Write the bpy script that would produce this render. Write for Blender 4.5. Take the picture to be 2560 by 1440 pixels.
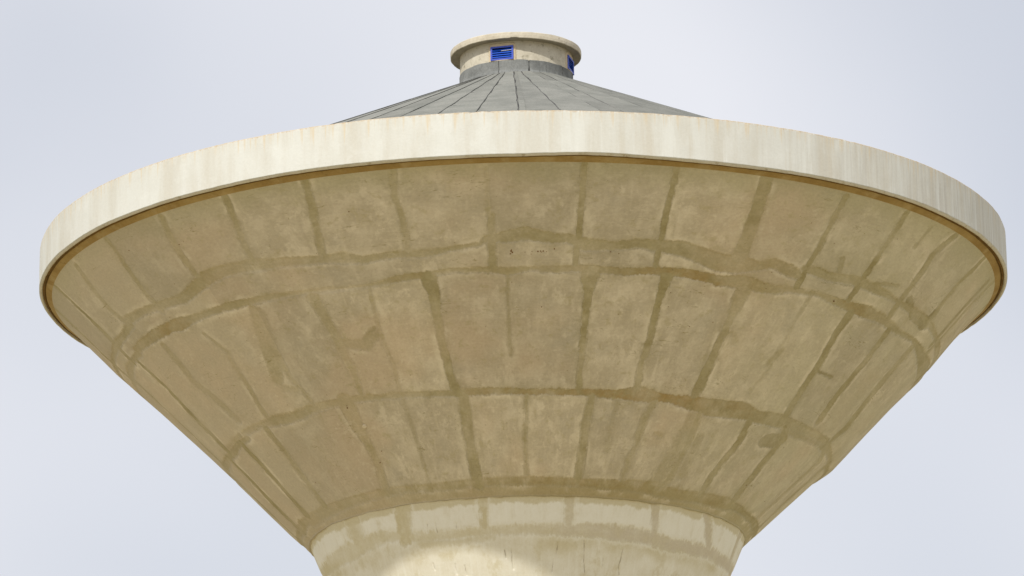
import bpy, math, random
import numpy as np

# ------------------------------------------------------------------ camera, sky, sun, exposure
for o in list(bpy.data.objects):
    bpy.data.objects.remove(o)
SC = bpy.context.scene
COL = SC.collection
GROUND_TO_RIM = 34.988            # rim soffit level above the ground (m); the eye is 1.6 m up, 120 m away
CAM = dict(f=11540.09, pitch=0.27327, yaw=-0.00254, roll=-0.01483)

cam = bpy.data.cameras.new("camera")
cam.sensor_width = 36.0
cam.lens = CAM['f'] / 2560 * 36.0
cam.clip_start = 0.5
cam.clip_end = 20000
camo = bpy.data.objects.new("camera", cam)
COL.objects.link(camo)
cy, sy = math.cos(CAM['yaw']), math.sin(CAM['yaw'])
cp, sp = math.cos(CAM['pitch']), math.sin(CAM['pitch'])
cr, sr = math.cos(CAM['roll']), math.sin(CAM['roll'])
right0 = np.array([cy, -sy, 0.0]); fh = np.array([sy, cy, 0.0]); zz = np.array([0, 0, 1.0])
fwd = fh * cp + zz * sp; up0 = -fh * sp + zz * cp
right = right0 * cr + up0 * sr; up = up0 * cr - right0 * sr
from mathutils import Matrix
M = Matrix(((right[0], up[0], -fwd[0], 0.0), (right[1], up[1], -fwd[1], -120.0),
            (right[2], up[2], -fwd[2], 1.6), (0, 0, 0, 1)))
camo.matrix_world = M
SC.camera = camo

SUN_EL, SUN_AZ = 46.05, -23.5      # azimuth measured from the camera's side of the tower, negative = camera left
SUN_STRENGTH = 3.45
world = bpy.data.worlds.new("World")
SC.world = world
world.use_nodes = True
wn, wl = world.node_tree.nodes, world.node_tree.links
bg = wn['Background']
sky = wn.new('ShaderNodeTexSky')
sky.sky_type = 'NISHITA'
sky.sun_disc = False
sky.sun_elevation = math.radians(SUN_EL)
sky.sun_rotation = math.radians(180 - SUN_AZ)
sky.air_density = 1.0; sky.dust_density = 3.0; sky.ozone_density = 1.0
bg.inputs[1].default_value = 0.1
# thin high cloud over the whole sky, a little uneven
tc = wn.new('ShaderNodeTexCoord')
mp = wn.new('ShaderNodeMapping'); mp.inputs['Location'].default_value = (-4.335966559515096, 5.920818857732847, -1.83964836483229)
nz = wn.new('ShaderNodeTexNoise'); nz.inputs['Scale'].default_value = 7.0; nz.inputs['Detail'].default_value = 1.5
nz.inputs['Roughness'].default_value = 0.45
mr = wn.new('ShaderNodeMapRange'); mr.inputs[1].default_value = 0.35; mr.inputs[2].default_value = 0.65
mr.inputs[3].default_value = 0.64; mr.inputs[4].default_value = 0.95
mx = wn.new('ShaderNodeMix'); mx.data_type = 'RGBA'
mx.inputs[7].default_value = (8.5, 8.62, 9.15, 1)
wl.new(tc.outputs['Generated'], mp.inputs[0]); wl.new(mp.outputs[0], nz.inputs['Vector'])
wl.new(nz.outputs['Fac'], mr.inputs[0]); wl.new(mr.outputs[0], mx.inputs[0])
wl.new(sky.outputs[0], mx.inputs[6]); wl.new(mx.outputs[2], bg.inputs[0])

sun = bpy.data.lights.new("sun", 'SUN')
sun.energy = SUN_STRENGTH
sun.angle = math.radians(0.75)
sun.color = (1.0, 0.96, 0.885)
suno = bpy.data.objects.new("sun", sun)
COL.objects.link(suno)
e, a = math.radians(SUN_EL), math.radians(SUN_AZ)
from mathutils import Vector
suno.rotation_euler = Vector((math.sin(a) * math.cos(e), -math.cos(a) * math.cos(e), math.sin(e))).to_track_quat('Z', 'Y').to_euler()
suno.location = (-60, -100, 120)

SC.view_settings.view_transform = 'Standard'
SC.view_settings.look = 'None'
SC.view_settings.exposure = 0.0
SC.view_settings.gamma = 1.0
SC.view_settings.use_curve_mapping = False
SC.render.engine = 'CYCLES'
SC.cycles.max_bounces = 8
SC.cycles.diffuse_bounces = 5

# ------------------------------------------------------------------ small helpers
H0 = GROUND_TO_RIM
RNG = np.random.default_rng(7)
random.seed(7)

def fnoise(x, y, seed=0, octaves=4, rough=0.5):
    """smooth value noise on numpy arrays, roughly -1..1"""
    out = np.zeros(np.broadcast(x, y).shape); amp = 1.0; tot = 0
    for o in range(octaves):
        X = x * 2 ** o + 17.3 * o + seed * 3.7; Y = y * 2 ** o + 5.1 * o + seed * 9.2
        xi, yi = np.floor(X).astype(np.int64), np.floor(Y).astype(np.int64)
        fx, fy = X - xi, Y - yi
        fx = fx * fx * (3 - 2 * fx); fy = fy * fy * (3 - 2 * fy)
        def h(i, j):
            n = (i * 374761393 + j * 668265263 + (seed * 31 + o) * 1274126177) & 0xffffffff
            n = ((n ^ (n >> 13)) * 1274126177) & 0xffffffff
            return ((n ^ (n >> 16)) & 0xffff) / 32767.5 - 1
        v = (h(xi, yi) * (1 - fx) + h(xi + 1, yi) * fx) * (1 - fy) + (h(xi, yi + 1) * (1 - fx) + h(xi + 1, yi + 1) * fx) * fy
        out = out + v * amp; tot += amp; amp *= rough
    return out / tot

def sstep(a, b, x):
    t = np.clip((x - a) / (b - a), 0, 1)
    return t * t * (3 - 2 * t)

def link(name, me, mat, parent):
    o = bpy.data.objects.new(name, me)
    COL.objects.link(o)
    if mat is not None and len(me.materials) == 0:
        me.materials.append(mat)
    if parent is not None:
        o.parent = parent
    return o

def mesh_np(name, V, F, attrs=None, smooth=True):
    """V (n,3), F (m,4) or (m,3); attrs {name: array (n,) or (n,3)} stored per vertex"""
    me = bpy.data.meshes.new(name)
    V = np.ascontiguousarray(V, dtype=np.float32); F = np.ascontiguousarray(F, dtype=np.int32)
    me.vertices.add(len(V)); me.vertices.foreach_set('co', V.ravel())
    k = F.shape[1]
    me.loops.add(F.size); me.loops.foreach_set('vertex_index', F.ravel())
    me.polygons.add(len(F))
    me.polygons.foreach_set('loop_start', np.arange(0, F.size, k, dtype=np.int32))
    me.polygons.foreach_set('loop_total', np.full(len(F), k, dtype=np.int32))
    me.polygons.foreach_set('use_smooth', np.full(len(F), smooth, dtype=bool))
    for n, v in (attrs or {}).items():
        v = np.asarray(v, dtype=np.float32)
        if v.ndim == 1:
            at = me.attributes.new(n, 'FLOAT', 'POINT'); at.data.foreach_set('value', np.ascontiguousarray(v))
        else:
            at = me.attributes.new(n, 'FLOAT_VECTOR', 'POINT'); at.data.foreach_set('vector', np.ascontiguousarray(v).ravel())
    me.update(calc_edges=True)
    return me

def sub_mesh(name, V, F, attrs, mask, smooth=True):
    """the faces of F where mask is true, with only the vertices they use"""
    f = F[mask]
    used, inv = np.unique(f, return_inverse=True)
    return mesh_np(name, V[used], inv.reshape(f.shape), {k: v[used] for k, v in attrs.items()}, smooth)

def grid_faces(n, m, flip=False):
    i, j = np.meshgrid(np.arange(n - 1), np.arange(m - 1), indexing='ij')
    a = i * m + j
    f = np.stack([a, a + 1, a + m + 1, a + m], -1).reshape(-1, 4)
    return f[:, ::-1] if flip else f

def lathe(name, prof, nth, mat, parent, wob=None, smooth=True, th0=180.0, th1=540.0, closed=True):
    """surface of revolution of prof [(r,z)...]; wob(th, i) -> (dr, dz); th measured from the camera's side"""
    th = np.radians(np.linspace(th0, th1, nth + 1))
    P = np.zeros((nth + 1, len(prof), 3)); A = np.zeros_like(P)
    ln = 0.0
    for i, (r, z) in enumerate(prof):
        dr, dz = wob(th, i) if wob else (0.0, 0.0)
        rr = r + dr
        P[:, i, 0] = rr * np.sin(th); P[:, i, 1] = -rr * np.cos(th); P[:, i, 2] = z + dz + H0
        if i:
            ln += math.hypot(r - prof[i - 1][0], z - prof[i - 1][1])
        A[:, i, 0] = th * prof[0][0]; A[:, i, 1] = ln; A[:, i, 2] = z
    me = mesh_np(name, P.reshape(-1, 3), grid_faces(nth + 1, len(prof)), {'surf': A.reshape(-1, 3)}, smooth)
    return link(name, me, mat, parent)

def cyl(th_deg, r, z):
    t = np.radians(th_deg)
    return np.stack([r * np.sin(t), -r * np.cos(t), np.broadcast_to(z, np.shape(t)) + H0 + 0 * t], -1)

# ------------------------------------------------------------------ materials
class N:
    """tiny node builder"""
    def __init__(s, name):
        s.m = bpy.data.materials.new(name); s.m.use_nodes = True
        s.t = s.m.node_tree; s.n = s.t.nodes; s.l = s.t.links
        s.b = s.n['Principled BSDF']
    def put(s, sock, v):
        if isinstance(v, bpy.types.NodeSocket): s.l.new(v, sock)
        elif isinstance(v, (tuple, list)): sock.default_value = tuple(v) + ((1,) if len(v) == 3 and sock.type == 'RGBA' else ())
        else: sock.default_value = v
    def attr(s, n, out='Fac'):
        a = s.n.new('ShaderNodeAttribute'); a.attribute_name = n
        return a.outputs[out]
    def scale(s, v, sc, loc=(0, 0, 0)):
        m = s.n.new('ShaderNodeMapping'); s.put(m.inputs[0], v); m.inputs['Scale'].default_value = sc
        s.put(m.inputs['Location'], loc); return m.outputs[0]
    def noise(s, v, scale=1.0, detail=4.0, rough=0.5, dist=0.0):
        n = s.n.new('ShaderNodeTexNoise'); s.put(n.inputs['Vector'], v)
        n.inputs['Scale'].default_value = scale; n.inputs['Detail'].default_value = detail
        n.inputs['Roughness'].default_value = rough; n.inputs['Distortion'].default_value = dist
        return n.outputs['Fac']
    def math(s, op, a, b=0.0, clamp=False):
        n = s.n.new('ShaderNodeMath'); n.operation = op; n.use_clamp = clamp
        s.put(n.inputs[0], a); s.put(n.inputs[1], b); return n.outputs[0]
    def ramp(s, v, a, b, c=0.0, d=1.0, smooth=True):
        n = s.n.new('ShaderNodeMapRange'); n.interpolation_type = 'SMOOTHSTEP' if smooth else 'LINEAR'
        s.put(n.inputs[0], v)
        for i, x in enumerate((a, b, c, d)): s.put(n.inputs[i + 1], x)
        return n.outputs[0]
    def mix(s, f, a, b, mode='MIX'):
        n = s.n.new('ShaderNodeMix'); n.data_type = 'RGBA'; n.blend_type = mode
        s.put(n.inputs[0], f); s.put(n.inputs[6], a); s.put(n.inputs[7], b); return n.outputs[2]
    def sep(s, v):
        n = s.n.new('ShaderNodeSeparateXYZ'); s.put(n.inputs[0], v); return n.outputs
    def obj_rand(s):
        return s.n.new('ShaderNodeObjectInfo').outputs['Random']
    def bump(s, h, strength=0.3, dist=0.02, prev=None):
        n = s.n.new('ShaderNodeBump'); s.put(n.inputs['Height'], h)
        n.inputs['Strength'].default_value = strength; n.inputs['Distance'].default_value = dist
        if prev is not None: s.put(n.inputs['Normal'], prev)
        return n.outputs[0]
    def done(s, col, rough=0.85, nrm=None, spec=0.25):
        s.put(s.b.inputs['Base Color'], col); s.put(s.b.inputs['Roughness'], rough)
        s.b.inputs['Specular IOR Level'].default_value = spec
        if nrm is not None: s.put(s.b.inputs['Normal'], nrm)
        return s.m

def tank_material():
    """shuttered concrete of the bowl: limewash worn off along the shutter joints ('sd', 'amt'), flow along 'surf' (u, v, tint)"""
    k = N('bowl_concrete')
    S = k.attr('surf', 'Vector'); sd = k.attr('sd'); amt = k.attr('amt'); rust = k.attr('rust')
    x = k.sep(S)
    # limewash
    big = k.noise(S, 0.35, 3, 0.5)
    mid = k.noise(S, 1.3, 6, 0.62)
    flow = k.noise(k.scale(S, (4.0, 0.75, 1.0)), 1.0, 6, 0.62, 0.5)
    blot = k.noise(k.scale(S, (1.3, 0.9, 1), (61, 17, 3)), 1.35, 8, 0.70, 0.15)
    brush = k.noise(k.scale(S, (1.2, 16.0, 1.0)), 1.0, 4, 0.55)
    fine = k.noise(S, 14.0, 5, 0.7)
    col = k.mix(k.ramp(mid, 0.38, 0.66), TANK['wash_dark'], TANK['wash'])
    col = k.mix(k.ramp(flow, 0.50, 0.70, 0, 0.40), col, TANK['wash_light'])
    col = k.mix(k.ramp(blot, 0.52, 0.64, 0, 0.62), col, TANK['wash_light'])
    col = k.mix(k.ramp(blot, 0.48, 0.37, 0, 0.62), col, TANK['wash_dark'])
    col = k.mix(k.ramp(k.noise(k.scale(S, (1, 1, 1), (31, 7, 0)), 0.8, 5, 0.6), 0.52, 0.7, 0, 0.6), col, TANK['grey'])
    col = k.mix(k.ramp(k.math('ADD', k.noise(k.scale(S, (1, 1, 1), (3, 47, 0)), 0.30, 3, 0.5), k.math('MULTIPLY', k.ramp(x[0], -2.5, -7.0), 0.12)), 0.50, 0.68, 0, 0.65), col, TANK['pink'])
    col = k.mix(k.ramp(brush, 0.55, 0.75, 0, 0.22), col, TANK['wash_light'])
    med = k.noise(k.scale(S, (1.0, 1.0, 1), (13, 71, 3)), 4.2, 5, 0.62, 0.3)
    col = k.mix(k.ramp(med, 0.56, 0.70, 0, 0.45), col, TANK['wash_light'])
    col = k.mix(k.ramp(med, 0.44, 0.32, 0, 0.45), col, TANK['olive'])
    # small smudges of algae
    alg = k.noise(k.scale(S, (1.5, 0.9, 1), (11, 3, 5)), 1.6, 6, 0.65)
    col = k.mix(k.ramp(alg, 0.58, 0.74, 0, 0.55), col, TANK['olive'])
    # damp zone below the rim: algae from the drip edge
    top = k.math('ADD', x[1], k.math('MULTIPLY', k.math('SUBTRACT', k.noise(k.scale(S, (1.6, .7, 1)), 1.0, 5, 0.6), 0.5), 1.5))
    col = k.mix(k.ramp(top, 0.85, 0.05, 0, 0.62), col, TANK['green'])
    # darker, olive collar above the shaft, stronger towards the camera's right
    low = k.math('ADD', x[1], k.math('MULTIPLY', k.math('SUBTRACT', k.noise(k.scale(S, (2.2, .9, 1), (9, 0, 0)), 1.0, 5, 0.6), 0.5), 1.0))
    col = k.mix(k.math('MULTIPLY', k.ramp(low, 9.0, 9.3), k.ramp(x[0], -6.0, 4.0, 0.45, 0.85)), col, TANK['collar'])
    col = k.mix(k.math('MULTIPLY', k.ramp(x[0], -4.0, -10.0, 0, 0.85), k.ramp(k.noise(k.scale(S, (1, 1, 1), (15, 31, 0)), 0.5, 5, 0.6), 0.34, 0.62, 0.4, 0.9)), col, TANK['left_brown'])  # browner and darker towards the camera's left
    # greener flank towards the camera's right
    col = k.mix(k.math('MULTIPLY', k.ramp(x[0], 3.0, 10.0, 0, 0.6), k.ramp(k.noise(k.scale(S, (1, 1, 1), (5, 91, 0)), 0.5, 5, 0.6), 0.34, 0.62, 0.35, 0.9)), col, TANK['flank'])
    # joint stain
    edge = k.math('ADD', k.math('MULTIPLY', k.math('SUBTRACT', k.noise(S, 4.2, 7, 0.7, 0.4), 0.5), 0.17),
                  k.math('MULTIPLY', k.math('SUBTRACT', k.noise(k.scale(S, (11.0, 1.3, 1.0), (7, 77, 0)), 1.0, 5, 0.65), 0.5), 0.15))
    soft = k.ramp(amt, 0.25, 0.95, 0.085, 0.016, False)
    m = k.ramp(k.math('ADD', sd, edge), k.math('MULTIPLY', soft, -1.0), soft)
    halo = k.ramp(k.math('ADD', sd, edge), -0.30, 0.04, 0, 0.30)
    bc = k.mix(k.ramp(k.noise(S, 2.1, 5, 0.65), 0.36, 0.66), TANK['joint'], TANK['joint_light'])
    bc = k.mix(k.math('MULTIPLY', rust, k.ramp(k.noise(k.scale(S, (1, 1, 1), (51, 3, 0)), 2.4, 5, 0.65), 0.38, 0.58, 0.25, 0.95)), bc, TANK['joint_rust'])
    col = k.mix(k.math('MULTIPLY', halo, amt), col, TANK['joint_light'])
    lip = k.math('MULTIPLY', k.ramp(k.math('ADD', sd, edge), -0.22, -0.05), k.ramp(k.math('ADD', sd, edge), -0.01, -0.05))
    lip = k.math('MULTIPLY', lip, k.ramp(k.noise(k.scale(S, (1, 1, 1), (23, 5, 0)), 0.9, 4, 0.6), 0.48, 0.6))
    col = k.mix(k.math('MULTIPLY', k.math('MULTIPLY', lip, amt), 0.8), col, TANK['wash_light'])
    wear = k.math('MULTIPLY', k.ramp(k.noise(S, 4.5, 5, 0.7), 0.25, 0.60, 0.7, 1.0), k.ramp(k.noise(k.scale(S, (1, 1, 1), (71, 3, 9)), 0.75, 4, 0.6), 0.38, 0.58, 0.5, 1.0))
    col = k.mix(k.math('MULTIPLY', k.math('MULTIPLY', m, amt), wear), col, bc)
    # hairlines, scratches, pits
    w = k.math('ABSOLUTE', k.math('SUBTRACT', k.noise(k.scale(S, (0.5, 2.4, 1), (5, 5, 5)), 1.4, 3, 0.5), 0.5))
    scr = k.math('MULTIPLY', k.ramp(w, 0.006, 0.0), k.ramp(k.noise(S, 0.9, 2), 0.55, 0.62))
    col = k.mix(k.math('MULTIPLY', scr, 0.7), col, TANK['joint'])
    pit = k.ramp(k.noise(S, 9.0, 2, 0.5), 0.735, 0.77)
    col = k.mix(k.math('MULTIPLY', pit, 0.55), col, TANK['pit'])
    col = k.mix(0.17, col, k.mix(k.ramp(fine, 0.30, 0.70, 0, 1, False), (0.22, 0.22, 0.22), (0.80, 0.80, 0.80)), 'OVERLAY')
    tint = k.ramp(k.obj_rand(), 0, 1, 0.93, 1.06, False)
    cmb = k.n.new('ShaderNodeCombineXYZ')
    for i in range(3): k.put(cmb.inputs[i], tint)
    col = k.mix(1.0, col, cmb.outputs[0], 'MULTIPLY')
    h = k.math('ADD', k.math('MULTIPLY', mid, 0.5), k.math('MULTIPLY', fine, 0.18))
    h = k.math('ADD', h, k.math('MULTIPLY', brush, 0.16))
    h = k.math('SUBTRACT', h, k.math('MULTIPLY', m, 0.8))
    return k.done(col, 0.9, k.bump(h, 0.55, 0.03), 0.15)

def shaft_material():
    k = N('shaft_limewash')
    S = k.attr('surf', 'Vector'); sd = k.attr('sd'); amt = k.attr('amt'); crack = k.attr('crack')
    x = k.sep(S)
    mid = k.noise(S, 1.6, 6, 0.62)
    flow = k.noise(k.scale(S, (9.0, 0.7, 1.0)), 1.0, 6, 0.65)
    fine = k.noise(S, 16.0, 5, 0.7)
    col = k.mix(k.ramp(mid, 0.36, 0.64), SHAFT['wash_dark'], SHAFT['wash'])
    col = k.mix(k.ramp(flow, 0.45, 0.7, 0, 0.6), col, SHAFT['light'])
    alg = k.noise(k.scale(S, (1.3, 1.0, 1), (4, 9, 5)), 1.1, 6, 0.65)
    col = k.mix(k.ramp(alg, 0.52, 0.66, 0, 0.65), col, SHAFT['olive'])
    blk = k.math('MULTIPLY', k.ramp(sd, -0.05, -0.14), k.ramp(x[1], 0.85, 0.7))
    col = k.mix(k.math('MULTIPLY', blk, k.ramp(k.noise(k.scale(S, (3, 1, 1), (19, 2, 0)), 1.2, 6, 0.65), 0.34, 0.52, 0.15, 0.72)), col, SHAFT['light'])
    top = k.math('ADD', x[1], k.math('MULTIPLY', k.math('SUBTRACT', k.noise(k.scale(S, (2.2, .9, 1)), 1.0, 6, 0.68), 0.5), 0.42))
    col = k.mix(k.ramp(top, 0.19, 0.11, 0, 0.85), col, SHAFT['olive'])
    edge = k.math('ADD', k.math('MULTIPLY', k.math('SUBTRACT', k.noise(S, 3.6, 6, 0.68), 0.5), 0.30),
                  k.math('MULTIPLY', k.math('SUBTRACT', k.noise(k.scale(S, (12.0, 1.0, 1.0), (2, 3, 0)), 1.0, 5, 0.65), 0.5), 0.26))
    m = k.ramp(k.math('ADD', sd, edge), -0.05, 0.055)
    bc = k.mix(k.math('MULTIPLY', k.ramp(x[0], -2.0, 2.5), k.ramp(k.noise(S, 1.9, 5, 0.65), 0.3, 0.6, 0.5, 1.0)), SHAFT['olive'], SHAFT['grey'])
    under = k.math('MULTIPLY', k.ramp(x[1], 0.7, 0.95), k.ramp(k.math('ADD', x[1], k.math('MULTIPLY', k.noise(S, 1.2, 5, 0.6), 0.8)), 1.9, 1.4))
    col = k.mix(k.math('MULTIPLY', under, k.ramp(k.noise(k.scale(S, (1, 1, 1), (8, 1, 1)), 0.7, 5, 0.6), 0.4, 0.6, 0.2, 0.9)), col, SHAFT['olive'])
    col = k.mix(k.math('MULTIPLY', k.math('MULTIPLY', m, amt), k.ramp(k.noise(k.scale(S, (1, 1, 1), (9, 19, 0)), 1.6, 6, 0.68), 0.36, 0.58, 0.62, 1.0)), col, bc)
    lip = k.math('MULTIPLY', k.ramp(k.math('ADD', sd, edge), -0.16, -0.04), k.ramp(k.math('ADD', sd, edge), -0.02, -0.05))
    col = k.mix(k.math('MULTIPLY', k.math('MULTIPLY', lip, amt), 0.45), col, SHAFT['light'])
    cr_ = k.ramp(k.math('ADD', crack, k.math('MULTIPLY', k.math('SUBTRACT', k.noise(k.scale(S, (14, 5, 1)), 1.0, 3), 0.5), 0.06)), -0.010, 0.012)
    col = k.mix(k.math('MULTIPLY', cr_, 0.5), col, (0.20, 0.15, 0.08))
    thin = k.ramp(k.noise(k.scale(S, (16.0, 1.6, 1.0), (2, 8, 1)), 1.0, 3, 0.55), 0.70, 0.76)
    col = k.mix(k.math('MULTIPLY', thin, 0.5), col, SHAFT['olive'])
    col = k.mix(0.15, col, k.mix(k.ramp(fine, 0.30, 0.70, 0, 1, False), (0.22, 0.22, 0.22), (0.80, 0.80, 0.80)), 'OVERLAY')
    h = k.math('ADD', k.math('MULTIPLY', mid, 0.4), k.math('MULTIPLY', fine, 0.2))
    h = k.math('SUBTRACT', h, k.math('MULTIPLY', m, 0.25))
    return k.done(col, 0.88, k.bump(h, 0.5, 0.03), 0.15)

def rim_material():
    """limewashed fascia: vertical runs, rusty drips from the top edge; surf = (arc, distance from top, z)"""
    k = N('rim_limewash')
    S = k.attr('surf', 'Vector'); x = k.sep(S)
    run = k.noise(k.scale(S, (1.3, 0.16, 0.0)), 1.0, 8, 0.62)
    run2 = k.noise(k.scale(S, (9.0, 0.35, 0.0), (3, 7, 0)), 1.0, 5, 0.65)
    fine = k.noise(S, 15.0, 5, 0.7); mid = k.noise(S, 1.0, 6, 0.62)
    col = k.mix(k.ramp(run, 0.34, 0.60), RIM['wash_dull'], RIM['wash'])  # duller and cleaner wash in random vertical runs
    col = k.mix(k.ramp(mid, 0.5, 0.7, 0, 0.5), col, RIM['pale'])
    strip = k.noise(k.scale(S, (0.9, 0.06, 0.0), (23, 4, 0)), 1.0, 7, 0.68)
    col = k.mix(k.math('MULTIPLY', k.ramp(strip, 0.50, 0.60), k.ramp(x[0], -4.0, 4.0, 0.25, 0.8)), col, RIM['strip'])
    col = k.mix(k.math('MULTIPLY', k.ramp(strip, 0.46, 0.40), k.ramp(x[0], -2.0, 5.0, 0.2, 0.7)), col, RIM['pale'])
    # the weathered end: grey runs towards the camera's right
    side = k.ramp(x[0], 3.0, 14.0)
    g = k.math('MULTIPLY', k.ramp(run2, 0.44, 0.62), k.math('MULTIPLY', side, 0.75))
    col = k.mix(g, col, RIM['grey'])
    col = k.mix(k.math('MULTIPLY', side, k.ramp(k.noise(k.scale(S, (5.0, 0.25, 0.0), (13, 1, 0)), 1.0, 5, 0.7), 0.5, 0.66, 0, 0.8)), col, RIM['wash_dull'])
    # drips
    d1 = k.noise(k.scale(S, (6.0, 0.05, 0.0), (1, 2, 0)), 1.0, 4, 0.7)
    length = k.ramp(d1, 0.42, 0.78, 0.02, 1.0, False)
    drip = k.math('MULTIPLY', k.ramp(k.math('SUBTRACT', length, x[1]), 0.0, 0.35), k.ramp(d1, 0.46, 0.62))
    col = k.mix(k.math('MULTIPLY', drip, 0.75), col, RIM['rust_run'])
    topn = k.math('ADD', x[1], k.math('MULTIPLY', k.math('SUBTRACT', k.noise(k.scale(S, (8, 2, 0)), 1.0, 5, 0.7), 0.5), 0.16))
    col = k.mix(k.ramp(topn, 0.05, 0.0, 0, 0.55), col, RIM['rust'])
    hair = k.math('ABSOLUTE', k.math('SUBTRACT', k.noise(k.scale(S, (0.5, 1.6, 1), (5, 25, 5)), 1.2, 4, 0.55), 0.5))
    hm = k.math('MULTIPLY', k.ramp(hair, 0.004, 0.0), k.ramp(k.noise(S, 0.7, 2), 0.52, 0.6))
    col = k.mix(k.math('MULTIPLY', hm, 0.3), col, RIM['grey'])
    col = k.mix(0.10, col, k.mix(k.ramp(fine, 0.30, 0.70, 0, 1, False), (0.22, 0.22, 0.22), (0.80, 0.80, 0.80)), 'OVERLAY')
    h = k.math('ADD', k.math('MULTIPLY', mid, 0.5), k.math('MULTIPLY', fine, 0.2))
    return k.done(col, 0.85, k.bump(h, 0.45, 0.03), 0.2)

def simple_concrete(name, c0, c1, c2, sc=2.0, dark=None, dark_at=(0.62, 0.74)):
    k = N(name)
    g = k.n.new('ShaderNodeTexCoord').outputs['Object']
    mid = k.noise(g, sc, 6, 0.62); fine = k.noise(g, sc * 9, 5, 0.7)
    col = k.mix(k.ramp(mid, 0.36, 0.64), c0, c1)
    col = k.mix(k.ramp(k.noise(k.scale(g, (1, 1, 1), (7, 3, 9)), sc * 1.7, 6, 0.65), 0.5, 0.68, 0, 0.7), col, c2)
    if dark:
        col = k.mix(k.ramp(k.noise(k.scale(g, (1, 1, 1), (17, 13, 2)), sc * 3.5, 6, 0.72), dark_at[0], dark_at[1], 0, 0.8), col, dark)
    col = k.mix(0.15, col, k.mix(k.ramp(fine, 0.30, 0.70, 0, 1, False), (0.22, 0.22, 0.22), (0.80, 0.80, 0.80)), 'OVERLAY')
    h = k.math('ADD', k.math('MULTIPLY', mid, 0.5), k.math('MULTIPLY', fine, 0.25))
    return k.done(col, 0.88, k.bump(h, 0.5, 0.025), 0.15)

def felt_material(name, c0, c1, mica=0.5):
    """mineral-surfaced bitumen felt"""
    k = N(name)
    g = k.n.new('ShaderNodeTexCoord').outputs['Object']
    spk = k.noise(g, 22.0, 4, 0.85); mid = k.noise(g, 1.4, 6, 0.65); sm = k.noise(g, 8.0, 5, 0.7)
    col = k.mix(k.ramp(mid, 0.35, 0.65), c0, c1)
    col = k.mix(mica, col, k.mix(spk, (0.15, 0.15, 0.15), (0.85, 0.85, 0.85)), 'OVERLAY')
    col = k.mix(k.ramp(sm, 0.58, 0.75, 0, 0.4), col, c0)
    tint = k.ramp(k.obj_rand(), 0, 1, 0.86, 1.10, False)
    cmb = k.n.new('ShaderNodeCombineXYZ')
    for i in range(3): k.put(cmb.inputs[i], tint)
    col = k.mix(1.0, col, cmb.outputs[0], 'MULTIPLY')
    return k.done(col, 0.9, k.bump(k.math('ADD', spk, sm), 0.6, 0.01), 0.2)

def plain(name, c0, c1, sc=6.0, rough=0.6, spec=0.3, bump=0.2):
    k = N(name)
    g = k.n.new('ShaderNodeTexCoord').outputs['Object']
    n = k.noise(g, sc, 5, 0.65)
    return k.done(k.mix(k.ramp(n, 0.35, 0.65), c0, c1), rough, k.bump(n, bump, 0.01), spec)

TANK = dict(wash=(0.625, 0.56, 0.44), wash_dark=(0.505, 0.447, 0.338), wash_light=(0.735, 0.665, 0.535), grey=(0.48, 0.435, 0.345),
            pink=(0.585, 0.475, 0.345), olive=(0.44, 0.385, 0.225), green=(0.45, 0.415, 0.27), joint=(0.295, 0.25, 0.122),
            joint_light=(0.38, 0.334, 0.192), joint_rust=(0.335, 0.225, 0.075), collar=(0.365, 0.30, 0.155), left_brown=(0.49, 0.435, 0.33), flank=(0.535, 0.505, 0.36), pit=(0.25, 0.19, 0.10))
SHAFT = dict(wash=(0.775, 0.75, 0.65), wash_dark=(0.715, 0.68, 0.565), light=(0.82, 0.805, 0.725), olive=(0.595, 0.535, 0.36), grey=(0.59, 0.535, 0.42))
RIM = dict(wash=(0.615, 0.622, 0.585), wash_dull=(0.55, 0.538, 0.48), pale=(0.665, 0.677, 0.645), grey=(0.49, 0.475, 0.43),
           rust_run=(0.60, 0.52, 0.385), rust=(0.40, 0.27, 0.13), strip=(0.54, 0.515, 0.445))
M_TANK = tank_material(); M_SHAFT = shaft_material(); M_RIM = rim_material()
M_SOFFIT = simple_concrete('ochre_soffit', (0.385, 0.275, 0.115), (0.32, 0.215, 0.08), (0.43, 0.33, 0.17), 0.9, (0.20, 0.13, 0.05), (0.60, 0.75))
M_GROOVE = simple_concrete('soffit_groove', (0.20, 0.125, 0.045), (0.26, 0.16, 0.055), (0.15, 0.09, 0.03), 1.5)
M_LIP = simple_concrete('grey_lip', (0.56, 0.52, 0.42), (0.60, 0.56, 0.47), (0.45, 0.40, 0.29), 1.2, (0.33, 0.26, 0.15), (0.56, 0.72))
M_CUP = simple_concrete('cupola_render', (0.56, 0.52, 0.425), (0.49, 0.45, 0.36), (0.61, 0.57, 0.475), 2.0, (0.24, 0.215, 0.15), (0.54, 0.70))
M_CAPSOF = simple_concrete('cap_soffit', (0.30, 0.265, 0.195), (0.35, 0.31, 0.235), (0.25, 0.22, 0.15), 2.0)  # stained, and darkened further to stand for the dim light under the cap
M_CAP = simple_concrete('cap_concrete', (0.58, 0.53, 0.43), (0.49, 0.44, 0.345), (0.63, 0.58, 0.48), 2.2, (0.19, 0.17, 0.12), (0.62, 0.72))
M_STEM = simple_concrete('stem_limewash', (0.70, 0.66, 0.545), (0.765, 0.735, 0.63), (0.62, 0.57, 0.42), 0.8)
M_SURR = simple_concrete('vent_mortar', (0.56, 0.475, 0.34), (0.52, 0.435, 0.30), (0.60, 0.52, 0.38), 2.6)
M_FELT = felt_material('mineral_felt', (0.182, 0.186, 0.167), (0.228, 0.229, 0.207), 0.7)
M_FLASH = felt_material('flashing_felt', (0.15, 0.157, 0.153), (0.235, 0.243, 0.238), 0.7)
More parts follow.
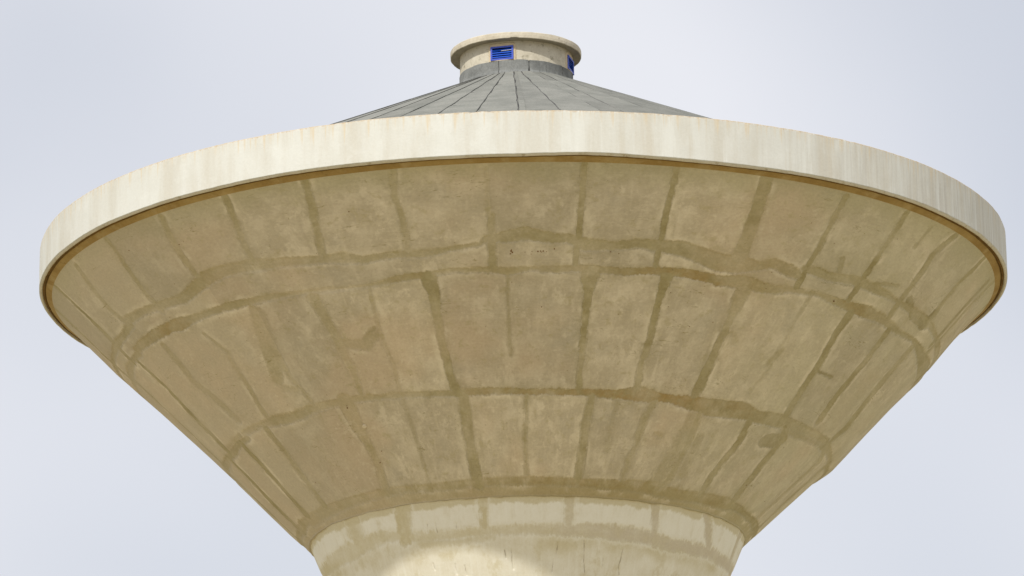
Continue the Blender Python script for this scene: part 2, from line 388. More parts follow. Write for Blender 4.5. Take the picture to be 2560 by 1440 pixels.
M_BIT = plain('bitumen', (0.035, 0.035, 0.034), (0.065, 0.063, 0.06), 12, 0.7, 0.2, 0.6)
M_BLUE = plain('blue_slat_paint', (0.006, 0.065, 0.47), (0.010, 0.085, 0.54), 9, 0.6, 0.15)
M_FRAME = plain('blue_frame_paint', (0.034, 0.072, 0.46), (0.045, 0.085, 0.50), 9, 0.45, 0.4)
M_DARK = plain('vent_dark', (0.006, 0.006, 0.009), (0.010, 0.010, 0.014), 5, 0.9, 0.1)  # near-black to stand for the unlit inside of the vents, also on rods
M_BROKEN = plain('bare_slat_edge', (0.62, 0.64, 0.72), (0.7, 0.71, 0.76), 9, 0.5, 0.3)
M_RUST = plain('rust_spot', (0.16, 0.075, 0.025), (0.22, 0.11, 0.04), 20, 0.9, 0.1)
M_PLASTER = plain('fresh_plaster', (0.62, 0.54, 0.40), (0.66, 0.59, 0.45), 20, 0.9, 0.1)

# ------------------------------------------------------------------ ground
def make_ground():
    rad = np.concatenate([[0.01], np.geomspace(4, 6000, 60)]); n = 96
    th = np.linspace(0, 2 * np.pi, n + 1)
    R_, T_ = np.meshgrid(rad, th, indexing='ij')
    X = R_ * np.sin(T_); Y = -R_ * np.cos(T_)
    Z = fnoise(X / 40, Y / 40, 3) * 0.25 * sstep(8, 60, R_) - 0.25 * sstep(8, 60, R_)
    me = mesh_np('ground', np.stack([X, Y, Z], -1).reshape(-1, 3), grid_faces(len(rad), n + 1))
    k = N('dry_ground')
    g = k.n.new('ShaderNodeTexCoord').outputs['Object']
    c = k.mix(k.ramp(k.noise(g, 0.06, 6, 0.6), 0.4, 0.6), GROUND['soil'], GROUND['grass'])
    c = k.mix(k.ramp(k.noise(g, 1.5, 6, 0.7), 0.45, 0.65, 0, 0.6), c, GROUND['straw'])
    o = link('ground', me, k.done(c, 0.95, k.bump(k.noise(g, 6.0, 6, 0.7), 0.6, 0.05), 0.1), None)
    o['kind'] = 'structure'; o['label'] = 'dry sandy ground with sparse straw around the tower foot'
GROUND = dict(soil=(0.395, 0.33, 0.21), grass=(0.325, 0.29, 0.16), straw=(0.455, 0.375, 0.23))
make_ground()

# ------------------------------------------------------------------ the tower (one thing; everything below is its parts)
tower = bpy.data.objects.new('water_tower', None)
COL.objects.link(tower)
tower['label'] = 'cream concrete water tower with flaring bowl, pale rim and grey roof'
tower['category'] = 'water tower'

RS, ZS, R3, Z3, R4, Z4 = 12.66637, -0.11564, 5.76683, -6.86399, 5.26796, -8.05505
SL = math.hypot(RS - R3, ZS - Z3)
NR, NZ = (ZS - Z3) / SL, -(RS - R3) / SL          # outward normal of the bowl (radial, z)

def paint(TH, rr, V, strokes, soft_amt=True):
    """signed distance (m, positive inside a stroke) and strength of a set of strokes drawn on the surface.
    TH degrees, rr local radius, V metres down the slope; strokes [(amt, [(th, v, w[, strength, rust])...])]"""
    sd = np.full(TH.shape, -1.0); am = np.zeros(TH.shape); ru = np.zeros(TH.shape)
    rows_v = V[0] if V.ndim == 2 else V
    cols_t = TH[:, 0]
    for amt, pts in strokes:
        for q0, q1 in zip(pts[:-1], pts[1:]):
            (t0, v0, w0), (t1, v1, w1) = q0[:3], q1[:3]
            (a0, r0_), (a1, r1_) = [tuple(q[3:5]) if len(q) > 3 else (1.0, 0.0) for q in (q0, q1)]
            pad = 0.75
            i0, i1 = np.searchsorted(cols_t, [min(t0, t1) - math.degrees(pad / 5.5), max(t0, t1) + math.degrees(pad / 5.5)])
            j0, j1 = np.searchsorted(rows_v, [min(v0, v1) - pad, max(v0, v1) + pad])
            if i1 <= i0 or j1 <= j0: continue
            sl = (slice(i0, i1), slice(j0, j1))
            r = rr[sl]
            ax = np.radians(TH[sl] - t0) * r; ay = V[sl] - v0
            bx = np.radians(t1 - t0) * r; by = v1 - v0
            t = np.clip((ax * bx + ay * by) / (bx * bx + by * by + 1e-9), 0, 1)
            d = np.hypot(ax - t * bx, ay - t * by)
            s = (w0 + (w1 - w0) * t) / 2 - d
            better = s > sd[sl]
            sd[sl] = np.where(better, s, sd[sl]); am[sl] = np.where(better, amt * (a0 + (a1 - a0) * t), am[sl])
            ru[sl] = np.where(better, r0_ + (r1_ - r0_) * t, ru[sl])
    return sd, am, ru

STROKES = [
 ('1', 0.75, [(-14.4,-0.02,0.2),(-14.6,0.02,0.2),(-14.9,0.081,0.21),(-14.6,0.144,0.21),(-14.8,0.223,0.21),(-15.0,0.256,0.21)]),
 ('1', 0.95, [(-3.7,0.156,0.18),(-3.9,0.213,0.22),(-4.0,0.304,0.24)]),
 ('v', 0.35, [(-4.0,0.022,0.12),(-4.0,0.154,0.12)]),
 ('1', 1, [(7.0,0.004,0.18),(7.1,0.101,0.18),(7.1,0.215,0.18),(7.0,0.306,0.18)]),
 ('1', 1, [(17.5,0.005,0.17),(17.6,0.133,0.17),(17.8,0.221,0.17),(18.0,0.3,0.17)]),
 ('1', 0.8, [(-24.8,-0.02,0.2),(-25.0,0.019,0.22),(-25.3,0.079,0.27),(-26.5,0.226,0.21)]),
 ('1', 0.8, [(-35.6,-0.02,0.2),(-35.8,0.018,0.2),(-36.8,0.165,0.24),(-36.8,0.211,0.22)]),
 ('1', 0.7, [(-46.2,0.015,0.25),(-46.9,0.074,0.25),(-47.3,0.138,0.26),(-47.0,0.198,0.26),(-46.5,0.233,0.26)]),
 ('1', 0.75, [(-57.7,0.013,0.22),(-57.8,0.072,0.22),(-58.4,0.14,0.23),(-58.8,0.203,0.23),(-58.4,0.254,0.23)]),
 ('1', 0.6, [(-68.1,0.026,0.24),(-69.4,0.099,0.25),(-70.0,0.171,0.26),(-69.2,0.233,0.25)]),
 ('1', 0.85, [(28.5,-0.02,0.3),(28.7,0.031,0.36),(29.1,0.103,0.41),(29.3,0.188,0.46),(29.3,0.249,0.54)]),
 ('1', 1, [(40.2,0.016,0.2),(40.1,0.083,0.2),(40.4,0.171,0.2),(40.4,0.237,0.2),(40.5,0.301,0.2)]),
 ('1', 1, [(50.6,0.011,0.22),(51.0,0.079,0.23),(51.1,0.164,0.23),(51.1,0.229,0.23),(51.4,0.298,0.23)]),
 ('1', 0.9, [(62.2,0.013,0.27),(60.8,0.084,0.26),(61.6,0.17,0.27),(61.8,0.249,0.27),(62.4,0.305,0.27)]),
 ('1', 0.8, [(73.3,-0.01,0.2),(73.3,0.039,0.24),(72.7,0.114,0.25),(73.2,0.188,0.26),(74.5,0.243,0.27)]),
 ('v', 0.7, [(81.6,0.031,0.24),(81.9,0.139,0.24),(82.1,0.26,0.25)]),
 ('v', 0.5, [(56.5,0.021,0.1),(56.3,0.088,0.1)]),
 ('A', 0.8, [(-68.4,0.227,0.26),(-62.1,0.231,0.2),(-57.6,0.241,0.23),(-52.2,0.249,0.26),(-45.7,0.215,0.41),(-42.5,0.209,0.35),(-38.0,0.214,0.36),(-32.6,0.225,0.26),(-26.4,0.237,0.21),(-23.8,0.242,0.3),(-21.2,0.254,0.19),(-17.6,0.249,0.18),(-12.8,0.254,0.2),(-9.9,0.248,0.13),(-5.6,0.236,0.11),(-4.6,0.223,0.16),(-2.1,0.216,0.31),(0.5,0.208,0.38),(4.0,0.223,0.29),(5.9,0.222,0.24),(7.9,0.24,0.36),(11.8,0.242,0.25),(14.7,0.23,0.25),(20.6,0.234,0.4),(26.9,0.265,0.49),(29.5,0.263,0.52),(32.3,0.261,0.3),(34.7,0.242,0.26),(38.1,0.257,0.3),(40.1,0.265,0.19)]),
 ('v', 0.9, [(42.0,0.231,0.06),(44.9,0.241,0.15),(47.8,0.245,0.15),(50.7,0.233,0.11)]),
 ('v', 0.8, [(52.8,0.232,0.09),(55.9,0.215,0.13),(58.7,0.206,0.09)]),
 ('v', 0.9, [(63.3,0.222,0.23),(67.9,0.256,0.2),(73.3,0.247,0.42),(73.0,0.209,0.26)]),
 ('v', 0.7, [(45.2,0.188,0.18),(46.1,0.229,0.18)]),
 ('B', 0.9, [(-73.9,0.299,0.23),(-67.6,0.301,0.29),(-60.0,0.305,0.3),(-57.2,0.309,0.37),(-52.6,0.311,0.19),(-49.3,0.31,0.17),(-43.1,0.312,0.22),(-35.2,0.317,0.12),(-29.6,0.323,0.07),(-26.0,0.328,0.07),(-21.4,0.331,0.09),(-17.9,0.321,0.18),(-14.2,0.316,0.18),(-8.8,0.309,0.11),(-4.5,0.311,0.18),(-2.3,0.319,0.2),(1.2,0.311,0.11),(4.2,0.316,0.16),(7.0,0.31,0.18),(9.4,0.312,0.2),(14.4,0.315,0.21),(17.5,0.306,0.21),(22.8,0.306,0.25),(27.9,0.317,0.28),(31.5,0.312,0.4),(36.2,0.319,0.26),(39.8,0.31,0.17),(44.8,0.304,0.12),(50.0,0.31,0.21),(55.4,0.308,0.36),(60.4,0.306,0.28),(67.7,0.313,0.15),(74.0,0.301,0.13),(82.9,0.303,0.3),(92.6,0.292,0.6)]),
 ('2', 0.95, [(-12.9,0.325,0.46),(-12.7,0.375,0.31),(-13.0,0.441,0.27),(-13.0,0.487,0.25),(-12.9,0.592,0.21),(-12.7,0.632,0.22),(-12.2,0.676,0.28)]),
 ('v', 0.6, [(-2.1,0.331,0.06),(-2.3,0.475,0.08),(-2.1,0.57,0.09)]),
 ('2', 1, [(9.1,0.326,0.54),(9.3,0.386,0.24),(9.3,0.498,0.18),(9.5,0.601,0.16),(9.6,0.679,0.16)]),
 ('2', 1, [(19.9,0.316,0.38),(19.8,0.397,0.19),(20.1,0.51,0.18),(19.8,0.592,0.18),(20.4,0.672,0.2)]),
 ('2', 0.45, [(-21.6,0.334,0.09),(-22.1,0.424,0.09),(-22.4,0.493,0.11),(-22.0,0.577,0.09),(-22.6,0.665,0.09)]),
 ('v', 0.6, [(-23.2,0.458,0.14),(-25.9,0.503,0.24),(-28.8,0.491,0.25)]),
 ('2', 0.5, [(-65.0,0.347,0.35),(-65.0,0.404,0.34),(-65.6,0.466,0.35),(-63.9,0.539,0.33),(-62.8,0.615,0.33)]),
 ('2', 0.55, [(-53.5,0.362,0.11),(-51.7,0.436,0.14),(-52.2,0.477,0.18),(-52.7,0.547,0.18),(-54.1,0.653,0.19)]),
 ('2', 0.55, [(-41.3,0.337,0.26),(-41.8,0.413,0.3),(-42.1,0.48,0.28),(-42.4,0.56,0.16),(-41.6,0.6,0.12),(-40.9,0.66,0.14)]),
 ('v', 0.45, [(-41.0,0.36,0.5),(-42.1,0.43,0.55),(-43.6,0.5,0.5),(-45.2,0.55,0.34)]),
 ('v', 0.3, [(-45.0,0.58,0.2),(-42.5,0.597,0.2)]),
 ('2', 0.6, [(-30.6,0.345,0.42),(-30.0,0.446,0.3),(-29.9,0.501,0.33),(-29.8,0.568,0.25),(-30.2,0.651,0.15)]),
 ('v', 0.5, [(-28.0,0.49,0.2),(-25.2,0.503,0.33),(-22.5,0.466,0.12)]),
 ('2', 1, [(32.2,0.339,0.51),(32.2,0.423,0.26),(32.1,0.494,0.23),(32.1,0.552,0.25),(32.1,0.625,0.34),(31.9,0.665,0.26)]),
 ('2', 1, [(53.4,0.318,0.37),(53.6,0.4,0.26),(54.8,0.502,0.27),(55.3,0.613,0.29),(56.1,0.677,0.27)]),
 ('2', 0.9, [(64.8,0.318,0.29),(65.6,0.433,0.3),(65.9,0.569,0.3),(67.1,0.633,0.31)]),
 ('2', 0.8, [(76.0,0.319,0.36),(76.8,0.443,0.41),(79.8,0.595,0.39),(79.1,0.642,0.29)]),
 ('2', 0.7, [(98.5,0.271,0.6),(100.2,0.35,0.08),(99.7,0.497,0.07)]),
 ('v', 0.35, [(43.7,0.314,0.08),(43.7,0.416,0.08),(44.2,0.541,0.08),(43.2,0.631,0.08)]),
 ('v', 0.5, [(44.4,0.489,0.22),(43.4,0.532,0.13)]),
 ('v', 0.8, [(55.4,0.511,0.09),(60.2,0.511,0.1)]),
 ('v', 0.5, [(33.4,0.459,0.08),(34.8,0.487,0.21)]),
 ('C', 0.85, [(-64.3,0.66,0.15),(-56.4,0.66,0.17),(-52.5,0.663,0.32),(-47.5,0.669,0.29),(-41.3,0.66,0.24),(-30.0,0.659,0.19),(-26.1,0.664,0.14),(-22.5,0.665,0.17),(-13.0,0.675,0.17),(-10.2,0.674,0.19),(-5.4,0.673,0.19),(-0.0,0.678,0.16),(10.8,0.679,0.19),(16.5,0.681,0.26),(21.6,0.675,0.45),(23.6,0.68,0.35),(26.6,0.68,0.21),(30.4,0.683,0.35),(36.7,0.69,0.51),(43.4,0.682,0.5),(48.1,0.688,0.35),(55.0,0.681,0.4),(61.1,0.676,0.24),(76.9,0.667,0.18)]),
 ('v', 0.5, [(57.5,0.698,0.21),(64.4,0.69,0.33),(77.3,0.669,0.34)]),
 ('v', 0.75, [(55.0,0.747,0.38),(59.7,0.729,0.48)]),
 ('v', 0.4, [(-77.9,0.663,0.11),(-66.1,0.658,0.11)]),
 ('D', 0.55, [(-69.8,0.964,0.35),(-58.9,0.959,0.32),(-46.4,0.955,0.24),(-40.1,0.952,0.23),(-30.6,0.952,0.2),(-20.6,0.956,0.22),(-13.4,0.953,0.22),(-5.7,0.952,0.22),(3.3,0.952,0.24),(12.4,0.955,0.24),(21.8,0.957,0.29),(29.8,0.955,0.34),(39.5,0.966,0.32),(48.3,0.959,0.32),(59.5,0.954,0.37)]),
 ('3', 0.85, [(-11.2,0.678,0.31),(-11.6,0.794,0.29),(-11.6,0.887,0.3),(-11.6,0.959,0.32)]),
 ('v', 0.65, [(0.3,0.686,0.09),(0.2,0.773,0.09),(-0.2,0.82,0.09),(0.2,0.931,0.09)]),
 ('3', 0.85, [(12.4,0.683,0.23),(11.9,0.786,0.23),(12.1,0.855,0.23),(12.3,0.954,0.23)]),
 ('v', 0.4, [(17.3,0.697,0.15),(17.1,0.759,0.15),(17.4,0.852,0.15)]),
 ('3', 0.55, [(24.6,0.688,0.24),(23.5,0.752,0.2),(23.5,0.808,0.22),(23.8,0.833,0.12),(23.2,0.865,0.2),(23.1,0.946,0.16)]),
 ('3', 0.6, [(34.8,0.69,0.14),(34.8,0.731,0.22),(35.2,0.798,0.34),(35.3,0.856,0.22),(35.2,0.924,0.3),(33.9,0.965,0.3)]),
 ('v', 0.35, [(33.6,0.72,0.3),(34.0,0.83,0.5),(32.6,0.93,0.5)]),
 ('v', 0.3, [(37.5,0.78,0.2),(38.0,0.9,0.35)]),
 ('v', 0.4, [(27.0,0.79,0.12),(28.6,0.795,0.14)]),
 ('3', 0.9, [(47.0,0.689,0.29),(48.1,0.768,0.24),(47.3,0.835,0.22),(46.7,0.889,0.23),(47.0,0.954,0.23)]),
 ('3', 0.95, [(57.7,0.681,0.27),(60.4,0.736,0.3),(59.9,0.817,0.3),(59.9,0.91,0.3),(60.0,0.953,0.31)]),
 ('3', 0.6, [(79.1,0.663,0.3),(84.0,0.71,0.3),(83.1,0.793,0.26),(80.3,0.931,0.25)]),
 ('3', 0.7, [(-34.0,0.661,0.58),(-34.3,0.739,0.43),(-34.0,0.802,0.27),(-34.1,0.86,0.26),(-36.1,0.954,0.24)]),
 ('v', 0.35, [(-22.5,0.68,0.07),(-22.9,0.836,0.07),(-23.3,0.951,0.07)]),
 ('3', 0.7, [(-56.6,0.665,0.24),(-56.6,0.753,0.24),(-57.4,0.838,0.24),(-58.3,0.958,0.25)]),
]

def build_bowl():
    rnd = random.Random(3)
    joints = {'1': [], '2': [], '3': []}
    rings = {'A': (0.24, None), 'B': (0.311, None), 'C': (0.677, None), 'D': (0.956, None)}
    allst, geo = [], []
    # how strongly each ring joint shows, and how rusty it is, round the front (degrees -> 0..1)
    show = {'A': ((-70, -60, -50, -45, -40, -36, -33, -26, -24, -20, -10, -4, 5, 28, 40), (.55, .65, .85, .95, .55, .3, .75, .8, .5, .9, .85, 1, .95, .95, .8)),
            'B': ((-74, -65, -57, -52, -45, -36, -31, -25, -21, -16, -9, -4, 1, 5, 9, 31, 36, 44, 50, 56, 62, 75), (.7, 1, 1, .6, .9, .75, .2, .05, .5, 1, .6, .95, .6, .8, 1, 1, .8, .55, 1, .95, .6, .8)),
            'C': ((-65, -55, -52, -45, -38, -30, -10, 0, 20, 35, 45, 55, 61, 75), (.3, .35, .75, .6, .35, .6, .85, 1, 1, 1, .9, .85, .5, .4)),
            'D': ((-70, -20, 0, 20, 60), (.5, .7, 1.0, 1.0, 1.1))}
    rusty = {'A': ((-50, -46, -40, 24, 28, 36, 40), (0, .3, 0, 0, .5, .3, 0)),
             'B': ((-64, -59, -52, -22, -16, -10, 4, 9, 15, 20, 28, 34, 46, 51, 57, 62), (.3, .8, 0, 0, .4, 0, .2, .6, .3, .7, .7, .2, .1, .5, .4, 0)),
             'C': ((-14, -8, 10, 20, 33, 37, 44, 50), (0, .6, .7, 1, .9, .2, .5, 0)),
             'D': ((-12, 0, 12, 30, 60), (0, .6, .6, .3, .3))}
    for kind, amt, pts in STROKES:
        p = [(t, s * SL, w) for t, s, w in pts]
        if kind in show:
            p = [(a, b, c, float(np.interp(a, *show[kind])), float(np.interp(a, *rusty[kind]))) for a, b, c in p]
        elif kind in '123' and pts[0][0] < -13:
            p = [(a, b, c * .85, .80 + .15 * math.sin(a + b * 3), 0.0) for a, b, c in p]
        elif kind in '123':
            p = [(a, b, c * .92, .86 + .12 * math.sin(a * 1.3 + b * 2), 0.0) for a, b, c in p]
        allst.append((amt, p))
        if kind != 'v': geo.append((amt, p))
        if kind in joints: joints[kind].append(pts)
        if kind in rings: rings[kind] = (rings[kind][0], pts)
    span = {'1': (0.0, 0.31), '2': (0.311, 0.677), '3': (0.677, 0.956)}
    step = {'1': 10.6, '2': 11.0, '3': 11.8}
    for kk in joints:                                   # the same joints on round the far side
        hi = max(p[0][0] for p in joints[kk]); lo = min(p[0][0] for p in joints[kk])
        t = hi + step[kk]; n = int((360 + lo - hi) / step[kk]) - 1
        for q in range(n):
            tt = hi + (360 + lo - hi) * (q + 1) / (n + 1)
            tt = tt if tt <= 180 else tt - 360
            s0, s1 = span[kk]
            pts = [(tt + rnd.uniform(-.6, .6), s0 + (s1 - s0) * f, rnd.uniform(.15, .3)) for f in (0, .33, .66, 1)]
            joints[kk].append(pts); a_ = rnd.uniform(.5, .95)
            allst.append((a_, [(a, b * SL, c) for a, b, c in pts])); geo.append(allst[-1])
    for kk, (s0, pts) in rings.items():
        lo, hi = pts[0][0], pts[-1][0]
        for a0, a1 in ((-180, lo), (hi, 180)):
            n = max(3, int(abs(a1 - a0) / 5))
            st = [(a0 + (a1 - a0) * i / n, (s0 + (rnd.uniform(-.007, .007) if 0 < i < n else 0)) * SL, rnd.uniform(.12, .3)) for i in range(n + 1)]
            allst.append((rnd.uniform(.45, .8), st)); geo.append(allst[-1])
    th = np.concatenate([np.arange(-180, -118, 1.0), np.arange(-118, 118, 0.17), np.arange(118, 180.01, 1.0)])
    sv = np.linspace(0, 1, 300)
    TH, S_ = np.meshgrid(th, sv, indexing='ij')
    T = np.radians(TH)
    r = RS + (R3 - RS) * S_; z = ZS + (Z3 - ZS) * S_
    V = S_ * SL
    sd, am, ru = paint(TH, r, V, allst)
    sdj, _, _ = paint(TH, r, V, geo)
    U = T * 9.2
    # shape: hollow joints, slightly uneven shuttering, an outward belly on the right flank
    n = fnoise(U * 0.9, V * 0.9, 5, 4) * 0.010 + fnoise(U * 0.22, V * 0.22, 6, 2) * 0.030
    n = n - 0.013 * sstep(-0.05, 0.03, sdj + fnoise(U * 3, V * 3, 8, 3) * 0.05)
    belly = np.interp(S_, [0, .12, .27, .38, .55, .63, .69, .8, .92, 1.0], [0, .03, .17, .16, .20, .23, .12, .07, .03, 0])
    n = n + belly * np.exp(-((TH - 106) / 22.0) ** 2)
    chord = np.interp(S_, [0, .2, .42, .66, .9, 1], [0, .05, .0, -.03, .02, 0])
    n = n + chord * np.exp(-((TH + 106) / 20.0) ** 2)
    n = n * sstep(0, 0.02, S_)
    r = r + n * NR; z = z + n * NZ
    r[:, -1] += 0.03
    z[:, -1] += 0.045 * fnoise(U[:, -1] * 1.6, 0 * U[:, -1], 12, 5, .6)
    # a return under the lower edge, so that the bowl sits over the shaft
    r = np.concatenate([r, np.full((len(th), 1), R3 - 0.2)], 1); z = np.concatenate([z, z[:, -1:] + 0.004], 1)
    ext = lambda a: np.concatenate([a, a[:, -1:]], 1)
    sd, am, ru, V, U = ext(sd), ext(am), ext(ru), ext(V), ext(U)
    Tt = ext(T)
    P = np.stack([r * np.sin(Tt), -r * np.cos(Tt), z + H0], -1).reshape(-1, 3)
    at = {'sd': sd.ravel(), 'amt': am.ravel(), 'rust': ru.ravel(), 'surf': np.stack([U, V, 0 * U], -1).reshape(-1, 3)}
    nm = sv.size + 1
    F = grid_faces(len(th), nm)
    # which panel a face belongs to
    tc_ = (th[:-1] + th[1:]) / 2; sc_ = np.concatenate([(sv[:-1] + sv[1:]) / 2, [1.0]])
    TC, SCc = np.meshgrid(tc_, sc_, indexing='ij')
    rc = RS + (R3 - RS) * SCc
    sdc, _, _ = paint(TC, rc, SCc * SL, geo)
    tier = np.zeros(TC.shape, int)
    for kk in 'ABCD':
        s0, pts = rings[kk]
        px = np.array([p[0] for p in pts]); py = np.array([p[1] for p in pts])
        line = np.interp(tc_, px, py, left=s0, right=s0)
        tier += (SCc > line[:, None]).astype(int)
    col = np.zeros(TC.shape, int)
    for ti, kk in ((0, '1'), (1, '1'), (2, '2'), (3, '3')):
        cnt = np.zeros(TC.shape, int)
        for pts in joints[kk]:
            py = np.array([p[1] for p in pts]); px = np.array([p[0] for p in pts])
            o_ = np.argsort(py)
            cnt += (TC > np.interp(SCc, py[o_], px[o_])).astype(int)
        cnt = np.where(cnt == len(joints[kk]), 0, cnt)
        col = np.where(tier == ti, cnt, col)
    pid = np.where((sdc < -0.005) & (SCc < 0.9999), tier * 100 + col + 1, 0)
    pid = np.where((tier == 4) & (pid > 0), 0, pid).ravel()
    bowl = link('tank_bowl', sub_mesh('tank_bowl', P, F, at, pid == 0), M_TANK, tower)
    for q in np.unique(pid):
        if q == 0: continue
        link('concrete_panel', sub_mesh('concrete_panel', P, F, at, pid == q), M_TANK, bowl)
    return bowl
bowl = build_bowl()

def on_bowl(t, s, lift=0.0):
    r = RS + (R3 - RS) * s + lift * NR; z = ZS + (Z3 - ZS) * s + lift * NZ
    a = math.radians(t)
    p = np.array([r * math.sin(a), -r * math.cos(a), z + H0])
    ex = np.array([math.cos(a), math.sin(a), 0.0])
    n = np.array([NR * math.sin(a), -NR * math.cos(a), NZ]); ey = np.cross(n, ex)
    return p, ex, ey, n

def dab(t, s, w, h, rnd, th=0.012, n=9):
    """a small irregular disc with thickness lying on the bowl"""
    p, ex, ey, nn = on_bowl(t, s, 0.0)
    ang = np.linspace(0, 2 * np.pi, n, endpoint=False)
    rr = np.array([rnd.uniform(.75, 1.15) for _ in ang])
    ring = np.outer(np.cos(ang) * rr * w / 2, ex) + np.outer(np.sin(ang) * rr * h / 2, ey)
    V = np.concatenate([p + ring - nn * 0.02, p + ring * 0.85 + nn * th, [p + nn * th * 1.2]])
    F = []
    for i in range(n):
        j = (i + 1) % n
        F += [(i, j, n + j), (i, n + j, n + i), (n + i, n + j, 2 * n)]
    return V, np.array(F)

rnd = random.Random(11)
for t, s, w in ((-32.78, .742, .15), (-1.82, .772, .055), (16.52, .79, .10)):
    V, F = dab(t, s, w, w * .8, rnd)
    link('plaster_dab', mesh_np('plaster_dab', V, F, None, False), M_PLASTER, bowl)
Vs, Fs, off = [], [], 0
spots = [(-1.5, .258, .05), (-1.35, .262, .045), (-1.6, .266, .04), (-1.45, .254, .03), (1.98, .26, .05), (1.2, .261, .035), (2.3, .259, .03),
         (2.66, .259, .05), (2.4, .262, .03), (4.09, .253, .045), (1.1, .268, .03), (11.45, .258, .05), (12.6, .262, .03), (0.3, .262, .022), (3.1, .261, .025)]
for _ in range(46):
    spots.append((rnd.uniform(-60, 75), rnd.uniform(.05, .9), rnd.uniform(.015, .032)))
for t, s, w in spots:
    V, F = dab(t, s, w, w * rnd.uniform(.6, 1.5), rnd, 0.006, 7)
    Vs.append(V); Fs.append(F + off); off += len(V)
o = link('rust_pitting', mesh_np('rust_pitting', np.concatenate(Vs), np.concatenate(Fs), None, False), M_RUST, bowl)
o['kind'] = 'stuff'

# ---- shaft
def build_shaft():
    W = lambda l, w, a=1.0: (a, [(t, v, w) for t, v in l])
    st = [(1.0, [(-75, .8, .3), (-58, .78, .4), (-41.4, .63, .26), (-30.3, .78, .22), (-21.3, .83, .2), (-12.8, .80, .2), (-4.6, .79, .2), (7.5, .79, .26),
                 (15.7, .80, .30), (24.3, .79, .34), (33.7, .81, .32), (41.7, .91, .30), (52.6, .89, .28), (61.9, .84, .26), (68.9, .90, .25), (90, .85, .25)]),
          W([(-11.05, .0), (-11.4, .7)], .17), W([(11.1, 0), (11.1, .75)], .22, .8), W([(34.8, 0), (36.8, .75)], .2), W([(-33.3, .0), (-35, .7)], .46),
          W([(54.2, 0), (60, .8)], .26), W([(-52, 0), (-52, .5)], .55, .6), W([(78, 0), (78, .8)], .3)]
    lid = [(.55, [(-30, .95, .16), (-20, 1.0, .14), (-9, .93, .12)])]
    for q in range(13):
        t = 90 + q * 15.0; t = t if t <= 180 else t - 360
        st.append(W([(t, 0), (t, .8)], .25))
    st += [(1.0, [(90, .85, .25), (120, .82, .3), (150, .86, .25), (180, .82, .3)]), (1.0, [(-180, .82, .3), (-150, .85, .25), (-110, .8, .3), (-75, .8, .3)])]
    cracks = [[(15.73, 1.02, .022), (16.1, 1.25, .028), (16.2, 1.5, .03), (16.84, 1.80, .026)], [(27.5, 1.17, .02), (27.4, 1.4, .03), (27.1, 1.6, .026), (27.8, 1.82, .02)],
              [(8.47, 1.09, .018), (8.4, 1.2, .03), (8.05, 1.37, .015)], [(-6.3, 1.27, .02), (-6.08, 1.45, .02)], [(-4.32, 1.36, .015), (-4.4, 1.5, .022), (-4.05, 1.72, .02)],
              [(-21.07, 1.52, .015), (-21.2, 1.6, .02), (-20.97, 1.75, .015)], [(-18.27, 1.58, .016), (-18.13, 1.80, .016)], [(7.43, 1.5, .015), (7.07, 1.8, .02)],
              [(-27.25, .5, .02), (-27.49, .69, .015)], [(-4.6, 1.25, .012), (-4.5, 1.33, .016)], [(-27.9, 1.45, .012), (-27.6, 1.6, .015)], [(-24.8, .5, .012), (-24.9, .72, .015)],
              [(-19, .55, .012), (-19.2, .68, .014)], [(22, 1.4, .01), (22.2, 1.6, .014)]]
    th = np.concatenate([np.arange(-180, -115, 1.5), np.arange(-115, 115, 0.17), np.arange(115, 180.01, 1.5)])
    v = np.linspace(-0.06, 2.6, 152)
    TH, V = np.meshgrid(th, v, indexing='ij'); T = np.radians(TH)
    k = (R4 - R3) / (Z4 - Z3)
    r = R3 - V * k * 1.0; z = Z3 - V
    st[0] = (1.0, [(a_, b_, c_, float(np.interp(a_, (-60, -30, 0, 12, 90), (.55, .6, .7, 1, 1))), 0.0) for a_, b_, c_ in st[0][1]])
    sd, am, _ = paint(TH, r, V, st + lid); sdj, _, _ = paint(TH, r, V, st)
    cracks = [[(a_ + random.uniform(-.05, .05), b_, c_ * .62) for a_, b_, c_ in c] for c in cracks]
    ck, _, _ = paint(TH, r, V, [(1, c) for c in cracks])
    U = T * 5.6
    n = fnoise(U * 0.9, V * 0.9, 25, 4) * 0.010 + fnoise(U * 0.25, V * 0.3, 26, 2) * 0.02 - 0.012 * sstep(-0.06, 0.04, sdj) - 0.02 * sstep(-0.03, 0.01, ck)
    r = r + n
    P = np.stack([r * np.sin(T), -r * np.cos(T), z + H0], -1).reshape(-1, 3)
    at = {'sd': sd.ravel(), 'amt': am.ravel(), 'crack': ck.ravel(), 'surf': np.stack([U, V, 0 * U], -1).reshape(-1, 3)}
    F = grid_faces(len(th), len(v))
    tc_ = (th[:-1] + th[1:]) / 2; vc = (v[:-1] + v[1:]) / 2
    TC, VC = np.meshgrid(tc_, vc, indexing='ij')
    sdc, _, _ = paint(TC, R3 - VC * k, VC, st)
    line = np.interp(tc_, [p[0] for p in st[0][1]], [p[1] for p in st[0][1]])
    vert = [p for a, p in st if len(p) < 4 and abs(p[0][0] - p[-1][0]) < 10]
    cnt = np.zeros(TC.shape, int)
    for p in vert:
        cnt += (TC > np.interp(VC, [q[1] for q in p], [q[0] for q in p])).astype(int)
    pid = np.where((sdc < -0.005) & (VC < line[:, None]) & (VC > 0.01), cnt + 1, 0).ravel()
    sh = link('shaft', sub_mesh('shaft', P, F, at, pid == 0), M_SHAFT, tower)
    for q in np.unique(pid):
        if q: link('concrete_panel', sub_mesh('concrete_panel', P, F, at, pid == q), M_SHAFT, sh)
    # the rest of the shaft, down to its foot
    r0 = R3 - 2.6 * k
